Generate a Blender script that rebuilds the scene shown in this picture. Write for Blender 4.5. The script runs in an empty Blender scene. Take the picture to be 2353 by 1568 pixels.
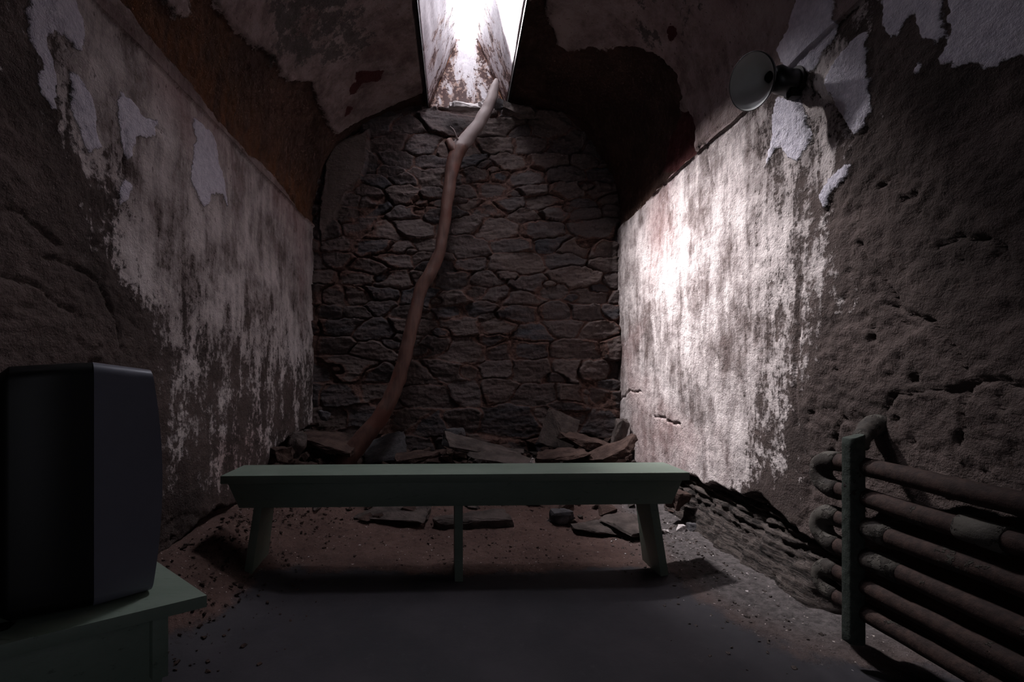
import bpy, bmesh, math, random
import numpy as np
from mathutils import Vector, Matrix, noise as mnoise

random.seed(7)
scn = bpy.context.scene
COL = scn.collection

# ------------------------------------------------------------------ room numbers
F = 1046.0                     # focal length in pixels of a 2353 px wide picture
VX, VY = 1050.0, 862.0         # where lines running into the room meet
CH = 0.86                      # camera height
XL, XR = -1.127, 1.27          # side walls
YB = 3.6                       # back wall
YF = -0.9                      # front wall, behind the camera
ZS = 2.02                      # springing of the vault
SX0, SX1, SY0 = -.223, .392, 1.50      # mouth of the skylight
CX, VA, VB, VN = (XL+XR)/2, (XR-XL)/2, 0.99, 2.3

# ------------------------------------------------------------------ numpy noise
def _h(ix, iy, iz, seed):
    n = (ix.astype(np.int64)*374761393 + iy.astype(np.int64)*668265263 + iz.astype(np.int64)*2147483647 + seed*1274126177) & 0xFFFFFFFF
    n = ((n ^ (n >> 13))*1274126177) & 0xFFFFFFFF
    n = (n ^ (n >> 16)) & 0xFFFFFFFF
    n = (n*2246822519) & 0xFFFFFFFF
    n = n ^ (n >> 15)
    return (n & 0xFFFFFF)/float(0xFFFFFF)

def vnoise(x, y, seed=0):
    x = np.asarray(x, float); y = np.asarray(y, float)
    ix = np.floor(x); iy = np.floor(y)
    fx = x-ix; fy = y-iy
    fx = fx*fx*(3-2*fx); fy = fy*fy*(3-2*fy)
    z = np.zeros_like(ix)
    a = _h(ix, iy, z, seed); b = _h(ix+1, iy, z, seed)
    c = _h(ix, iy+1, z, seed); d = _h(ix+1, iy+1, z, seed)
    return (a*(1-fx)+b*fx)*(1-fy)+(c*(1-fx)+d*fx)*fy - 0.5

def fbm(x, y, scale, octv=4, seed=0, gain=0.5):
    s = 0; a = 1.0; t = 0
    for i in range(octv):
        s = s + a*vnoise(x*scale*(2.03**i)+i*7.3, y*scale*(2.03**i)+i*3.1, seed+i*13)
        t += a; a *= gain
    return s/t*2        # about -1..1

def sstep(a, b, x):
    t = np.clip((x-a)/(b-a), 0, 1)
    return t*t*(3-2*t)

# ------------------------------------------------------------------ profile of the cell: s runs up the left wall, over the vault, down the right wall
_t = np.linspace(0, math.pi, 2401)
_c, _s = np.cos(_t), np.sin(_t)
_vx = CX - VA*np.sign(_c)*np.abs(_c)**(2/VN)
_vz = ZS + VB*np.abs(_s)**(2/VN)
_L = np.concatenate([[0], np.cumsum(np.hypot(np.diff(_vx), np.diff(_vz)))])
LV = float(_L[-1])
def prof(s):
    s = np.asarray(s, float)
    sv = np.clip(s-ZS, 0, LV)
    x = np.interp(sv, _L, _vx); z = np.interp(sv, _L, _vz)
    z = np.where(s < ZS, s, z); z = np.where(s > ZS+LV, 2*ZS+LV-s, z)
    return x, z
def prof_n(s):
    e = 0.004
    x0, z0 = prof(s-e); x1, z1 = prof(s+e)
    tx, tz = x1-x0, z1-z0
    l = np.hypot(tx, tz)+1e-9
    return tz/l, -tx/l        # towards the inside of the room
def s_of(x, z):
    if z <= ZS:
        return z if x < CX else 2*ZS+LV-z
    k = np.argmin((_vx-x)**2+(_vz-z)**2)
    return ZS+float(_L[k])
def hit(px, py):
    rx, rz = (px-VX)/F, (VY-py)/F
    def inside(d):
        x, z = rx*d, CH+rz*d
        if x < XL or x > XR: return False
        if z < ZS: return True
        return (abs(x-CX)/VA)**VN+((z-ZS)/VB)**VN < 1
    lo, hi = 0.05, 30.0
    for _ in range(40):
        m = (lo+hi)/2
        if inside(m): lo = m
        else: hi = m
    return s_of(rx*lo, CH+rz*lo), lo

def wallpoly(pts):
    out = []
    n = len(pts)
    for i in range(n):
        (x0, y0), (x1, y1) = pts[i], pts[(i+1) % n]
        k = max(1, int(math.hypot(x1-x0, y1-y0)/60))
        for j in range(k):
            out.append(hit(x0+(x1-x0)*j/k, y0+(y1-y0)*j/k))
    return np.array(out)

def sdf(P, S, D):            # positive inside
    S = S.ravel(); D = D.ravel()
    best = np.full(S.shape, 1e9); ins = np.zeros(S.shape, bool)
    n = len(P)
    for i in range(n):
        ax, ay = P[i]; bx, by = P[(i+1) % n]
        ex, ey = bx-ax, by-ay
        l = ex*ex+ey*ey+1e-12
        t = np.clip(((S-ax)*ex+(D-ay)*ey)/l, 0, 1)
        best = np.minimum(best, (S-ax-t*ex)**2+(D-ay-t*ey)**2)
        c = ((ay > D) != (by > D))
        with np.errstate(divide='ignore', invalid='ignore'):
            xi = ax+(D-ay)*ex/(ey if abs(ey) > 1e-12 else 1e-12)
        ins ^= c & (S < xi)
    r = np.sqrt(best)
    return np.where(ins, r, -r)

def union(polys, S, D):
    r = np.full(S.size, -1.0)
    for p in polys:
        r = np.maximum(r, sdf(wallpoly(p), S, D))
    return r.reshape(S.shape)

# ------------------------------------------------------------------ shader helpers
def lin(c):
    return tuple((v/12.92 if v <= .04045 else ((v+.055)/1.055)**2.4) for v in [q/255 for q in c])+(1,)

class NT:
    def __init__(s, name):
        s.m = bpy.data.materials.new(name); s.m.use_nodes = True
        s.t = s.m.node_tree; s.n = s.t.nodes; s.l = s.t.links
        s.b = s.n['Principled BSDF']
        s.co = s.n.new('ShaderNodeTexCoord').outputs['Object']
    def put(s, sock, v):
        if isinstance(v, bpy.types.NodeSocket): s.l.new(v, sock)
        else: sock.default_value = v
    def mapped(s, scale, src=None):
        m = s.n.new('ShaderNodeMapping'); s.l.new(src or s.co, m.inputs[0]); m.inputs['Scale'].default_value = scale
        return m.outputs[0]
    def noise(s, scale, detail=4, rough=.55, vec=None, dist=0):
        n = s.n.new('ShaderNodeTexNoise'); s.l.new(vec or s.co, n.inputs['Vector'])
        n.inputs['Scale'].default_value = scale; n.inputs['Detail'].default_value = detail
        n.inputs['Roughness'].default_value = rough; n.inputs['Distortion'].default_value = dist
        return n.outputs['Fac']
    def vor(s, scale, vec=None, feat='F1'):
        n = s.n.new('ShaderNodeTexVoronoi'); s.l.new(vec or s.co, n.inputs['Vector']); n.feature = feat
        n.inputs['Scale'].default_value = scale
        return n.outputs['Distance']
    def math(s, op, a, b=0.0, c=0.0):
        n = s.n.new('ShaderNodeMath'); n.operation = op
        s.put(n.inputs[0], a); s.put(n.inputs[1], b); s.put(n.inputs[2], c)
        return n.outputs[0]
    def ss(s, a, lo, hi):
        n = s.n.new('ShaderNodeMapRange'); n.interpolation_type = 'SMOOTHSTEP'
        s.put(n.inputs[0], a); n.inputs[1].default_value = lo; n.inputs[2].default_value = hi
        return n.outputs[0]
    def mix(s, f, a, b):
        n = s.n.new('ShaderNodeMix'); n.data_type = 'RGBA'
        s.put(n.inputs[0], f); s.put(n.inputs[6], a); s.put(n.inputs[7], b)
        return n.outputs[2]
    def attr(s, name):
        n = s.n.new('ShaderNodeAttribute'); n.attribute_name = name
        return n.outputs['Fac']
    def bump(s, h, strength=.6, dist=.01, prev=None):
        n = s.n.new('ShaderNodeBump'); n.inputs['Strength'].default_value = strength
        n.inputs['Distance'].default_value = dist; s.l.new(h, n.inputs['Height'])
        if prev: s.l.new(prev, n.inputs['Normal'])
        return n.outputs[0]
    def out(s, col=None, rough=.9, metal=0, normal=None, spec=.3):
        if col is not None: s.put(s.b.inputs['Base Color'], col)
        s.put(s.b.inputs['Roughness'], rough); s.put(s.b.inputs['Metallic'], metal)
        s.b.inputs['Specular IOR Level'].default_value = spec
        if normal: s.l.new(normal, s.b.inputs['Normal'])
        return s.m

# plastered walls and vault: brown render / brick, grey-pink wash, thick pale finish
def mat_shell():
    t = NT('peeling_plaster')
    streak = t.mapped((1, 1, .22))
    n1 = t.noise(3.0, 6, .65); n2 = t.noise(38, 5, .7); nS = t.noise(11, 7, .72, streak, .4)
    nF = t.noise(120, 3, .7); big = t.noise(1.1, 3)
    a_white, a_wash, a_brick, a_rust, a_mould, a_red = [t.attr(k) for k in ('white', 'wash', 'brick', 'rust', 'mould', 'red')]
    # brown render
    c = t.mix(t.ss(n1, .3, .72), lin((64, 55, 53)), lin((98, 85, 82)))
    c = t.mix(t.math('MULTIPLY', t.ss(n2, .5, .75), .55), c, lin((60, 50, 46)))
    # exposed brick and orange clay of the vault
    bk = t.mix(t.ss(n1, .35, .7), lin((54, 38, 33)), lin((80, 58, 50)))
    bk = t.mix(t.math('MULTIPLY', t.ss(n2, .45, .7), .6), bk, lin((44, 30, 27)))
    bk = t.mix(t.math('MULTIPLY', a_rust, t.ss(nS, .3, .7)), bk, lin((100, 64, 40)))
    c = t.mix(t.ss(a_brick, -.01, .01), c, bk)
    a_foot = t.attr('footing')
    lay = t.noise(26, 6, .75, t.mapped((1, .22, 2.6)), .5)
    fc = t.mix(t.ss(lay, .40, .60), lin((34, 30, 29)), lin((92, 83, 80)))
    fc = t.mix(t.math('MULTIPLY', t.ss(n2, .5, .7), .7), fc, lin((52, 42, 40)))
    c = t.mix(a_foot, c, fc)
    # wash with vertical streaks, worn through
    blot = t.noise(3.6, 7, .7)
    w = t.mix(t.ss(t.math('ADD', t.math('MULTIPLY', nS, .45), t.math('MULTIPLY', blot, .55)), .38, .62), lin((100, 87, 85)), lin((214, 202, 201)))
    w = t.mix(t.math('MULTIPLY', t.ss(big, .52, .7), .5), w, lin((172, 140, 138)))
    w = t.mix(t.math('MULTIPLY', t.attr('vault_coat_shade'), .75), w, t.mix(t.ss(blot, .35, .65), lin((104, 86, 84)), lin((136, 116, 114))))  # pinker vault plaster, its colour also darkened for the shade up there
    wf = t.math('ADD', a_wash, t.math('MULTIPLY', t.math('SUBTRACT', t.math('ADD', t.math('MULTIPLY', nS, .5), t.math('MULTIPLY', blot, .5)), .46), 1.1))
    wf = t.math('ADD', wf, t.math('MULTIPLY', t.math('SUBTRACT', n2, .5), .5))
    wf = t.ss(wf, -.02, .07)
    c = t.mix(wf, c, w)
    dots = t.ss(t.noise(60, 2, .5, t.mapped((1, 1, .5))), .66, .72)
    c = t.mix(t.math('MULTIPLY', dots, .6), c, lin((70, 56, 50)))
    # thick pale finish
    wh = t.mix(t.ss(n2, .3, .7), lin((206, 199, 214)), lin((236, 229, 240)))
    hf = t.ss(t.math('ADD', a_white, t.math('MULTIPLY', t.math('SUBTRACT', n2, .5), .03)), -.002, .003)
    c = t.mix(hf, c, wh)
    # mould and red under-paint
    mf = t.ss(t.math('ADD', a_mould, t.math('MULTIPLY', t.math('SUBTRACT', t.noise(10, 8, .75), .54), 2.6)), 0, .15)
    c = t.mix(t.math('MULTIPLY', mf, .75), c, lin((66, 64, 62)))
    rf = t.ss(t.math('ADD', a_red, t.math('MULTIPLY', t.math('SUBTRACT', n2, .5), .03)), 0, .004)
    c = t.mix(rf, c, lin((70, 34, 34)))
    h = t.math('ADD', t.math('MULTIPLY', n2, 1.0), t.math('MULTIPLY', nF, .55))
    h = t.math('ADD', h, t.math('MULTIPLY', n1, .8))
    h = t.math('ADD', h, t.math('MULTIPLY', t.math('MULTIPLY', lay, a_foot), 3.0))
    nr = t.bump(h, .8, .012)
    nr = t.bump(t.math('ADD', hf, t.math('MULTIPLY', wf, .35)), .7, .006, nr)
    return t.out(c, .93, 0, nr, .15)

def mat_stone():
    t = NT('rubble_masonry')
    r = t.attr('stone_tone'); mo = t.attr('mortar'); pl = t.attr('patch')
    n1 = t.noise(6, 6, .65, t.mapped((1, 1, 3.2))); n2 = t.noise(45, 5, .7)
    c = t.mix(r, lin((50, 50, 55)), lin((92, 79, 75)))
    c = t.mix(t.ss(n1, .35, .7), c, lin((78, 66, 65)))
    c = t.mix(t.math('MULTIPLY', t.ss(n2, .5, .72), .5), c, lin((54, 46, 48)))
    mc = t.mix(t.ss(n2, .35, .65), lin((64, 46, 42)), lin((92, 68, 61)))
    c = t.mix(t.ss(t.math('ADD', mo, t.math('MULTIPLY', t.math('SUBTRACT', n2, .5), .5)), .35, .65), c, mc)
    c = t.mix(t.ss(t.math('ADD', pl, t.math('MULTIPLY', t.math('SUBTRACT', n2, .5), .06)), 0, .02), c, lin((104, 92, 88)))
    h = t.math('ADD', t.math('MULTIPLY', n1, 1.6), n2)
    return t.out(c, .88, 0, t.bump(h, .8, .012), .25)

def mat_floor():
    t = NT('concrete_and_dirt')
    d = t.attr('dirt'); g = t.attr('grey')
    n1 = t.noise(2.2, 6, .65); n2 = t.noise(40, 5, .7); n3 = t.noise(150, 3, .6)
    con = t.mix(t.ss(n1, .35, .7), lin((44, 42, 47)), lin((58, 54, 59)))
    con = t.mix(t.math('MULTIPLY', t.ss(t.noise(14, 6, .75), .58, .75), .35), con, lin((84, 78, 82)))
    dr = t.mix(t.ss(n1, .3, .7), lin((74, 55, 51)), lin((102, 80, 74)))
    dr = t.mix(t.ss(n2, .5, .75), dr, lin((54, 40, 37)))
    gr = t.mix(t.ss(n2, .3, .7), lin((60, 55, 55)), lin((94, 87, 87)))
    dr = t.mix(g, dr, gr)
    speck = t.ss(t.noise(85, 2, .5), .70, .74)
    dr = t.mix(t.math('MULTIPLY', speck, .8), dr, lin((190, 178, 172)))
    f = t.ss(t.math('ADD', d, t.math('MULTIPLY', t.math('SUBTRACT', t.noise(8, 6, .7), .5), .9)), .35, .65)
    c = t.mix(f, con, dr)
    h = t.math('MULTIPLY', t.math('ADD', n2, t.math('MULTIPLY', n3, .4)), t.math('ADD', .12, f))
    return t.out(c, t.math('SUBTRACT', .93, t.math('MULTIPLY', t.math('SUBTRACT', 1, f), .22)), 0, t.bump(h, .7, .012), .3)

def mat_simple(name, c1, c2, rough=.85, scale=8, metal=0, bump=.3, dist=.004, spec=.3, stretch=(1, 1, 1), fine=60):
    t = NT(name)
    v = t.mapped(stretch)
    n = t.noise(scale, 6, .65, v); n2 = t.noise(fine, 4, .7, v)
    c = t.mix(t.ss(n, .35, .68), lin(c1), lin(c2))
    return t.out(c, rough, metal, t.bump(t.math('ADD', n, n2), bump, dist), spec)

def mat_green():
    t = NT('worn_green_paint')
    n = t.noise(5, 6, .65, t.mapped((.35, 1, 1))); n2 = t.noise(70, 4, .7, t.mapped((.25, 1, 1)))
    c = t.mix(t.ss(n, .3, .7), lin((104, 118, 106)), lin((120, 132, 121)))
    c = t.mix(t.math('MULTIPLY', t.ss(n2, .6, .72), .6), c, lin((60, 72, 60)))
    c = t.mix(t.ss(t.noise(24, 5, .75), .70, .74), c, lin((52, 44, 38)))
    return t.out(c, .5, 0, t.bump(t.math('ADD', n, n2), .25, .003), .4)

def mat_rust_white():
    t = NT('rusted_white_enamel')
    n = t.noise(7, 8, .75, t.mapped((1, 1, .45)), .6); n2 = t.noise(34, 6, .7); b = t.attr('rusting')
    c = t.mix(t.ss(n2, .3, .7), lin((168, 160, 166)), lin((200, 192, 196)))
    v = t.math('ADD', n, t.math('MULTIPLY', b, .22))
    c = t.mix(t.math('MULTIPLY', t.ss(v, .54, .66), .8), c, lin((128, 90, 66)))
    v2 = t.math('ADD', t.math('ADD', t.math('MULTIPLY', n, .6), t.math('MULTIPLY', n2, .5)), t.math('MULTIPLY', b, .16))
    c = t.mix(t.ss(v2, .63, .65), c, lin((58, 30, 27)))
    return t.out(c, .6, 0, t.bump(t.math('ADD', n, n2), .4, .005), .3)

def mat_radiator(name, c1, c2, c3, thr=.55):
    t = NT(name)
    n = t.noise(9, 6, .7); n2 = t.noise(48, 5, .7)
    c = t.mix(t.ss(n2, .35, .7), lin(c1), lin(c2))
    f = t.ss(n, thr, thr+.03)
    c = t.mix(f, c, lin(c3))
    h = t.math('ADD', t.math('MULTIPLY', f, 1.2), n2)
    return t.out(c, .8, 0, t.bump(h, .8, .004), .3)

def mat_wood():
    t = NT('stripped_branch')
    v = t.mapped((1, 1, .15))
    n = t.noise(22, 6, .65, v); n2 = t.noise(5, 4, .6); n3 = t.noise(80, 3, .6, v)
    c = t.mix(t.ss(n, .3, .7), lin((62, 39, 35)), lin((92, 64, 56)))
    c = t.mix(t.ss(n2, .52, .62), c, lin((86, 52, 44)))
    daylit = t.attr('daylit')  # paler wood tone standing in for skylight daylight
    c = t.mix(t.ss(t.math('ADD', daylit, t.math('MULTIPLY', t.math('SUBTRACT', n, .5), .5)), .4, .6), c, lin((128, 114, 112)))
    return t.out(c, .62, 0, t.bump(t.math('ADD', n, t.math('MULTIPLY', n3, .5)), .5, .006), .35)

def mat_plain(name, c, rough=.5, metal=0, spec=.5, coat=0):
    t = NT(name)
    n = t.noise(30, 4, .6)
    m = t.out(t.mix(t.math('MULTIPLY', n, .25), lin(c), lin(tuple(v*.6 for v in c))), rough, metal, None, spec)
    t.b.inputs['Coat Weight'].default_value = coat
    return m

M = dict(shell=mat_shell(), stone=mat_stone(), floor=mat_floor(), green=mat_green(), enamel=mat_rust_white(), wood=mat_wood(),
         pipe=mat_radiator('rusty_flaking_pipe', (46, 34, 32), (72, 54, 49), (64, 60, 55), .60),
         bend=mat_radiator('flaking_grey_pipe', (48, 43, 40), (72, 65, 61), (84, 79, 74), .5),
         post=mat_radiator('chipped_green_iron', (56, 62, 57), (74, 80, 74), (50, 40, 38), .60),
         iron=mat_simple('dark_iron', (40, 36, 36), (26, 24, 25), .6, 20, .4, .4, .003),
         slab=mat_simple('broken_plaster_slab', (60, 53, 51), (90, 80, 77), .92, 9, 0, .8, .01, .2),
         rubble=mat_simple('red_brown_rubble', (52, 40, 37), (80, 64, 59), .95, 12, 0, .8, .01, .15),
         rock=mat_simple('grey_field_stone', (60, 58, 62), (92, 88, 90), .85, 7, 0, .8, .01, .25, (1, 1, 3)),
         pale=mat_simple('pale_lime_stone', (170, 160, 160), (206, 198, 198), .85, 12, 0, .7, .008, .2),
         tvblack=mat_plain('glossy_black_plastic', (8, 8, 9), .42, 0, .3),
         tvgrey=mat_plain('silver_grey_plastic', (112, 112, 124), .36, .1, .5),
         tvglass=mat_plain('dark_picture_tube', (14, 15, 16), .12, 0, .6),
         lampdark=mat_plain('black_enamel', (20, 21, 22), .35, 0, .5),
         lampgrey=mat_plain('grey_enamel', (185, 185, 185), .38, 0, .5))

# ------------------------------------------------------------------ object helpers
def mesh_obj(name, verts, faces, mat, parent=None, smooth=True):
    me = bpy.data.meshes.new(name)
    me.from_pydata([tuple(v) for v in verts], [], faces)
    me.update()
    if smooth: me.polygons.foreach_set('use_smooth', [True]*len(me.polygons))
    me.materials.append(mat)
    o = bpy.data.objects.new(name, me); COL.objects.link(o)
    if parent: o.parent = parent
    return o

def bm_obj(name, bm, mat, parent=None, smooth=False, auto=None):
    me = bpy.data.meshes.new(name)
    bmesh.ops.recalc_face_normals(bm, faces=bm.faces)
    bm.to_mesh(me); bm.free()
    if smooth: me.polygons.foreach_set('use_smooth', [True]*len(me.polygons))
    if auto:
        me.polygons.foreach_set('use_smooth', [True]*len(me.polygons))
        me.set_sharp_from_angle(angle=auto)
    me.materials.append(mat)
    o = bpy.data.objects.new(name, me); COL.objects.link(o)
    if parent: o.parent = parent
    return o

def attr(o, name, arr):
    a = o.data.attributes.new(name, 'FLOAT', 'POINT')
    a.data.foreach_set('value', np.ascontiguousarray(np.asarray(arr, dtype=np.float32).ravel()))

def grid_obj(name, P, mat, keep=None, flip=False, parent=None):
    nu, nv = P.shape[:2]
    idx = np.arange(nu*nv).reshape(nu, nv)
    q = np.stack([idx[:-1, :-1], idx[1:, :-1], idx[1:, 1:], idx[:-1, 1:]], -1)
    if keep is not None: q = q[keep]
    q = q.reshape(-1, 4)
    if flip: q = q[:, ::-1]
    me = bpy.data.meshes.new(name)
    n = len(q)
    me.vertices.add(nu*nv); me.vertices.foreach_set('co', np.ascontiguousarray(P.reshape(-1, 3).ravel(), dtype=np.float32))
    me.loops.add(n*4); me.loops.foreach_set('vertex_index', np.ascontiguousarray(q.ravel(), dtype=np.int32))
    me.polygons.add(n); me.polygons.foreach_set('loop_start', np.arange(0, n*4, 4, dtype=np.int32))
    me.polygons.foreach_set('loop_total', np.full(n, 4, dtype=np.int32))
    me.polygons.foreach_set('use_smooth', np.ones(n, dtype=bool))
    me.update(calc_edges=True); me.validate()
    me.materials.append(mat)
    o = bpy.data.objects.new(name, me); COL.objects.link(o)
    if parent: o.parent = parent
    return o

def structure(o, label=None):
    o['kind'] = 'structure'
    if label: o['label'] = label
    return o
def tag(o, label, cat, group=None, kind=None):
    o['label'] = label; o['category'] = cat
    if group: o['group'] = group
    if kind: o['kind'] = kind
    return o
def thing(name, label, cat, loc=(0, 0, 0), rz=0, group=None):
    o = bpy.data.objects.new(name, None); COL.objects.link(o)
    o.location = loc; o.rotation_euler = (0, 0, rz); o.empty_display_size = .1
    return tag(o, label, cat, group)

def box(bm, c, s, mat4=None):
    vs = []
    for i in (-1, 1):
        for j in (-1, 1):
            for k in (-1, 1):
                v = Vector((c[0]+i*s[0]/2, c[1]+j*s[1]/2, c[2]+k*s[2]/2))
                vs.append(bm.verts.new(mat4 @ v if mat4 else v))
    for f in ((0, 1, 3, 2), (4, 6, 7, 5), (0, 4, 5, 1), (2, 3, 7, 6), (0, 2, 6, 4), (1, 5, 7, 3)):
        bm.faces.new([vs[i] for i in f])
    return vs
def hexa(bm, bot, top):      # eight corners: four below, four above
    b = [bm.verts.new(v) for v in bot]; t = [bm.verts.new(v) for v in top]
    bm.faces.new(b[::-1]); bm.faces.new(t)
    for i in range(4):
        bm.faces.new((b[i], b[(i+1) % 4], t[(i+1) % 4], t[i]))
def bevel(bm, w, seg=2):
    bmesh.ops.bevel(bm, geom=list(bm.edges), offset=w, segments=seg, profile=.6, affect='EDGES', clamp_overlap=True)

def tube(path, radii, seg=20, rough=0, seed=0, caps=True):
    """path of points -> verts, faces"""
    pts = [Vector(p) for p in path]
    vs, fs = [], []
    up = None
    n = len(pts)
    for i, p in enumerate(pts):
        t = (pts[min(i+1, n-1)]-pts[max(i-1, 0)]).normalized()
        if up is None:
            up = t.orthogonal().normalized()
        up = (up - t*up.dot(t)).normalized()
        sd = t.cross(up)
        for k in range(seg):
            a = 2*math.pi*k/seg
            dr = up*math.cos(a)+sd*math.sin(a)
            r = radii[i] if hasattr(radii, '__len__') else radii
            if rough:
                q = p+dr*r
                r *= 1+rough*mnoise.fractal(q*14+Vector((seed, 0, 0)), 1, 2, 4)
            vs.append(p+dr*r)
    for i in range(n-1):
        for k in range(seg):
            a, b = i*seg+k, i*seg+(k+1) % seg
            fs.append((a, b, b+seg, a+seg))
    if caps:
        fs.append(tuple(range(seg))[::-1]); fs.append(tuple((n-1)*seg+k for k in range(seg)))
    return vs, fs
def spline(pts, m=8):
    out = []
    P = [Vector(p) for p in pts]
    P = [P[0]*2-P[1]]+P+[P[-1]*2-P[-2]]
    for i in range(1, len(P)-2):
        for j in range(m):
            t = j/m
            out.append(.5*((2*P[i])+(P[i+1]-P[i-1])*t+(2*P[i-1]-5*P[i]+4*P[i+1]-P[i+2])*t*t+(3*P[i]-P[i-1]-3*P[i+1]+P[i+2])*t**3))
    out.append(P[-2])
    return out

def at(px, py, d):           # the point of the room seen at a pixel, d metres in
    return Vector(((px-VX)/F*d, d, CH+(VY-py)/F*d))

# ------------------------------------------------------------------ painted layers of the shell, traced on the walls
WHITE = [
 [(1939, -60), (1935, 73), (1902, 110), (1877, 151), (1841, 159), (1815, 150), (1800, 120), (1830, 60), (1860, -60)],
 [(1780, 225), (1840, 222), (1850, 280), (1857, 310), (1850, 340), (1830, 380), (1808, 362), (1795, 342), (1780, 345), (1768, 365), (1752, 397), (1760, 350), (1775, 300)],
 [(1925, 130), (1960, 90), (2000, 70), (2005, 180), (2003, 250), (1985, 290), (1958, 300), (1940, 255), (1915, 215), (1905, 170)],
 [(2160, -60), (2205, 30), (2180, 80), (2172, 108), (2215, 145), (2255, 162), (2290, 150), (2312, 132), (2353, 122), (2480, 150), (2480, -60)],
 [(2045, -60), (2038, 40), (2050, 65), (2078, 70), (2092, 45), (2112, 18), (2140, 75), (2190, 60), (2150, -60)],
 [(1885, 445), (1900, 405), (1955, 370), (1948, 400), (1912, 440), (1895, 475)],
 [(2115, 140), (2125, 130), (2132, 142), (2120, 155)],
 [(75, -60), (70, 60), (82, 120), (95, 160), (74, 195), (97, 230), (120, 255), (132, 250), (130, 190), (112, 110), (125, 85), (150, 100), (185, 115), (197, 90), (188, 40), (165, -60)],
 [(165, 180), (168, 240), (180, 300), (202, 337), (228, 322), (215, 270), (207, 210), (188, 190)],
 [(440, 275), (442, 340), (428, 420), (440, 450), (462, 485), (490, 445), (505, 448), (521, 475), (515, 430), (500, 380), (492, 330), (460, 290)],
 [(270, 200), (300, 230), (335, 265), (360, 275), (350, 310), (310, 300), (290, 340), (268, 300), (262, 240)],
 [(272, 430), (285, 395), (300, 415), (295, 445), (275, 452)],
]
WASH = [
 [(1425, 520), (1600, 355), (1700, 262), (1800, 165), (1850, 60), (2030, -60), (2010, 100), (2000, 270), (1975, 305), (1950, 350), (1950, 400), (1900, 460), (1890, 520), (1945, 560), (1945, 680), (1900, 700), (1880, 900), (1850, 980), (1840, 1060), (1850, 1180), (1820, 1210), (1760, 1170), (1700, 1150), (1580, 1110), (1440, 1060), (1400, 950), (1400, 540)],
 [(190, -60), (230, -60), (470, 250), (735, 530), (740, 1010), (600, 1080), (500, 1180), (360, 1180), (350, 900), (330, 700), (262, 560), (290, 480), (268, 430), (280, 370), (215, 345), (180, 250), (150, 180), (190, 60)],
 # plaster left on the vault
 [(1245, -80), (1255, 60), (1275, 100), (1310, 118), (1350, 103), (1400, 112), (1440, 105), (1500, 118), (1535, 140), (1560, 175), (1572, 215), (1565, 250), (1590, 250), (1605, 285), (1603, 345), (1700, 290), (1840, 160), (1960, 60), (2060, -80)],
 [(490, -80), (500, 15), (530, 60), (560, 80), (585, 112), (600, 105), (625, 130), (640, 175), (665, 192), (700, 188), (715, 195), (735, 240), (750, 285), (775, 305), (840, 270), (900, 240), (985, 205), (1010, 236), (1010, -80)],
 [(350, -80), (375, 0), (400, 37), (412, 25), (435, 27), (432, -80)],
 [(1175, -80), (1175, 22), (1215, 0), (1240, -80)],
]
MOULD = [[(600, -60), (610, 60), (620, 120), (690, 160), (760, 150), (850, 115), (880, 80), (820, 20), (770, -60)],
         [(1440, -60), (1450, 40), (1490, 90), (1530, 100), (1500, 20), (1490, -60)], [(1560, -60), (1575, 50), (1600, 60), (1600, -60)]]
RED = [[(822, 160), (850, 153), (888, 153), (872, 178), (835, 186), (822, 208), (806, 214), (808, 198), (824, 182)],
       [(797, 236), (812, 238), (800, 258), (787, 264)],
       [(1533, 60), (1540, 45), (1558, 50), (1560, 70), (1552, 85), (1540, 78)],
       [(1565, 250), (1590, 250), (1604, 285), (1603, 340), (1560, 400), (1520, 400), (1540, 320)]]

def edge_right(d):           # lower rim of the plaster on the right wall
    e = np.interp(d, [-1, 1.15, 1.35, 1.5, 1.65, 1.9, 2.1, 2.5, 2.8, 3.1, 3.6], [.52, .52, .46, .29, .27, .36, .31, .30, .26, .20, .33])
    return e+.035*fbm(d, d*0, 9, 4, 5)
def edge_left(d):
    e = np.interp(d, [-1, 1.4, 1.8, 2.15, 2.35, 2.6, 2.8, 3.1, 3.6], [.05, .10, .16, .24, .18, .22, .40, .44, .46])
    return e+.03*fbm(d, d*0, 9, 4, 9)

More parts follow.
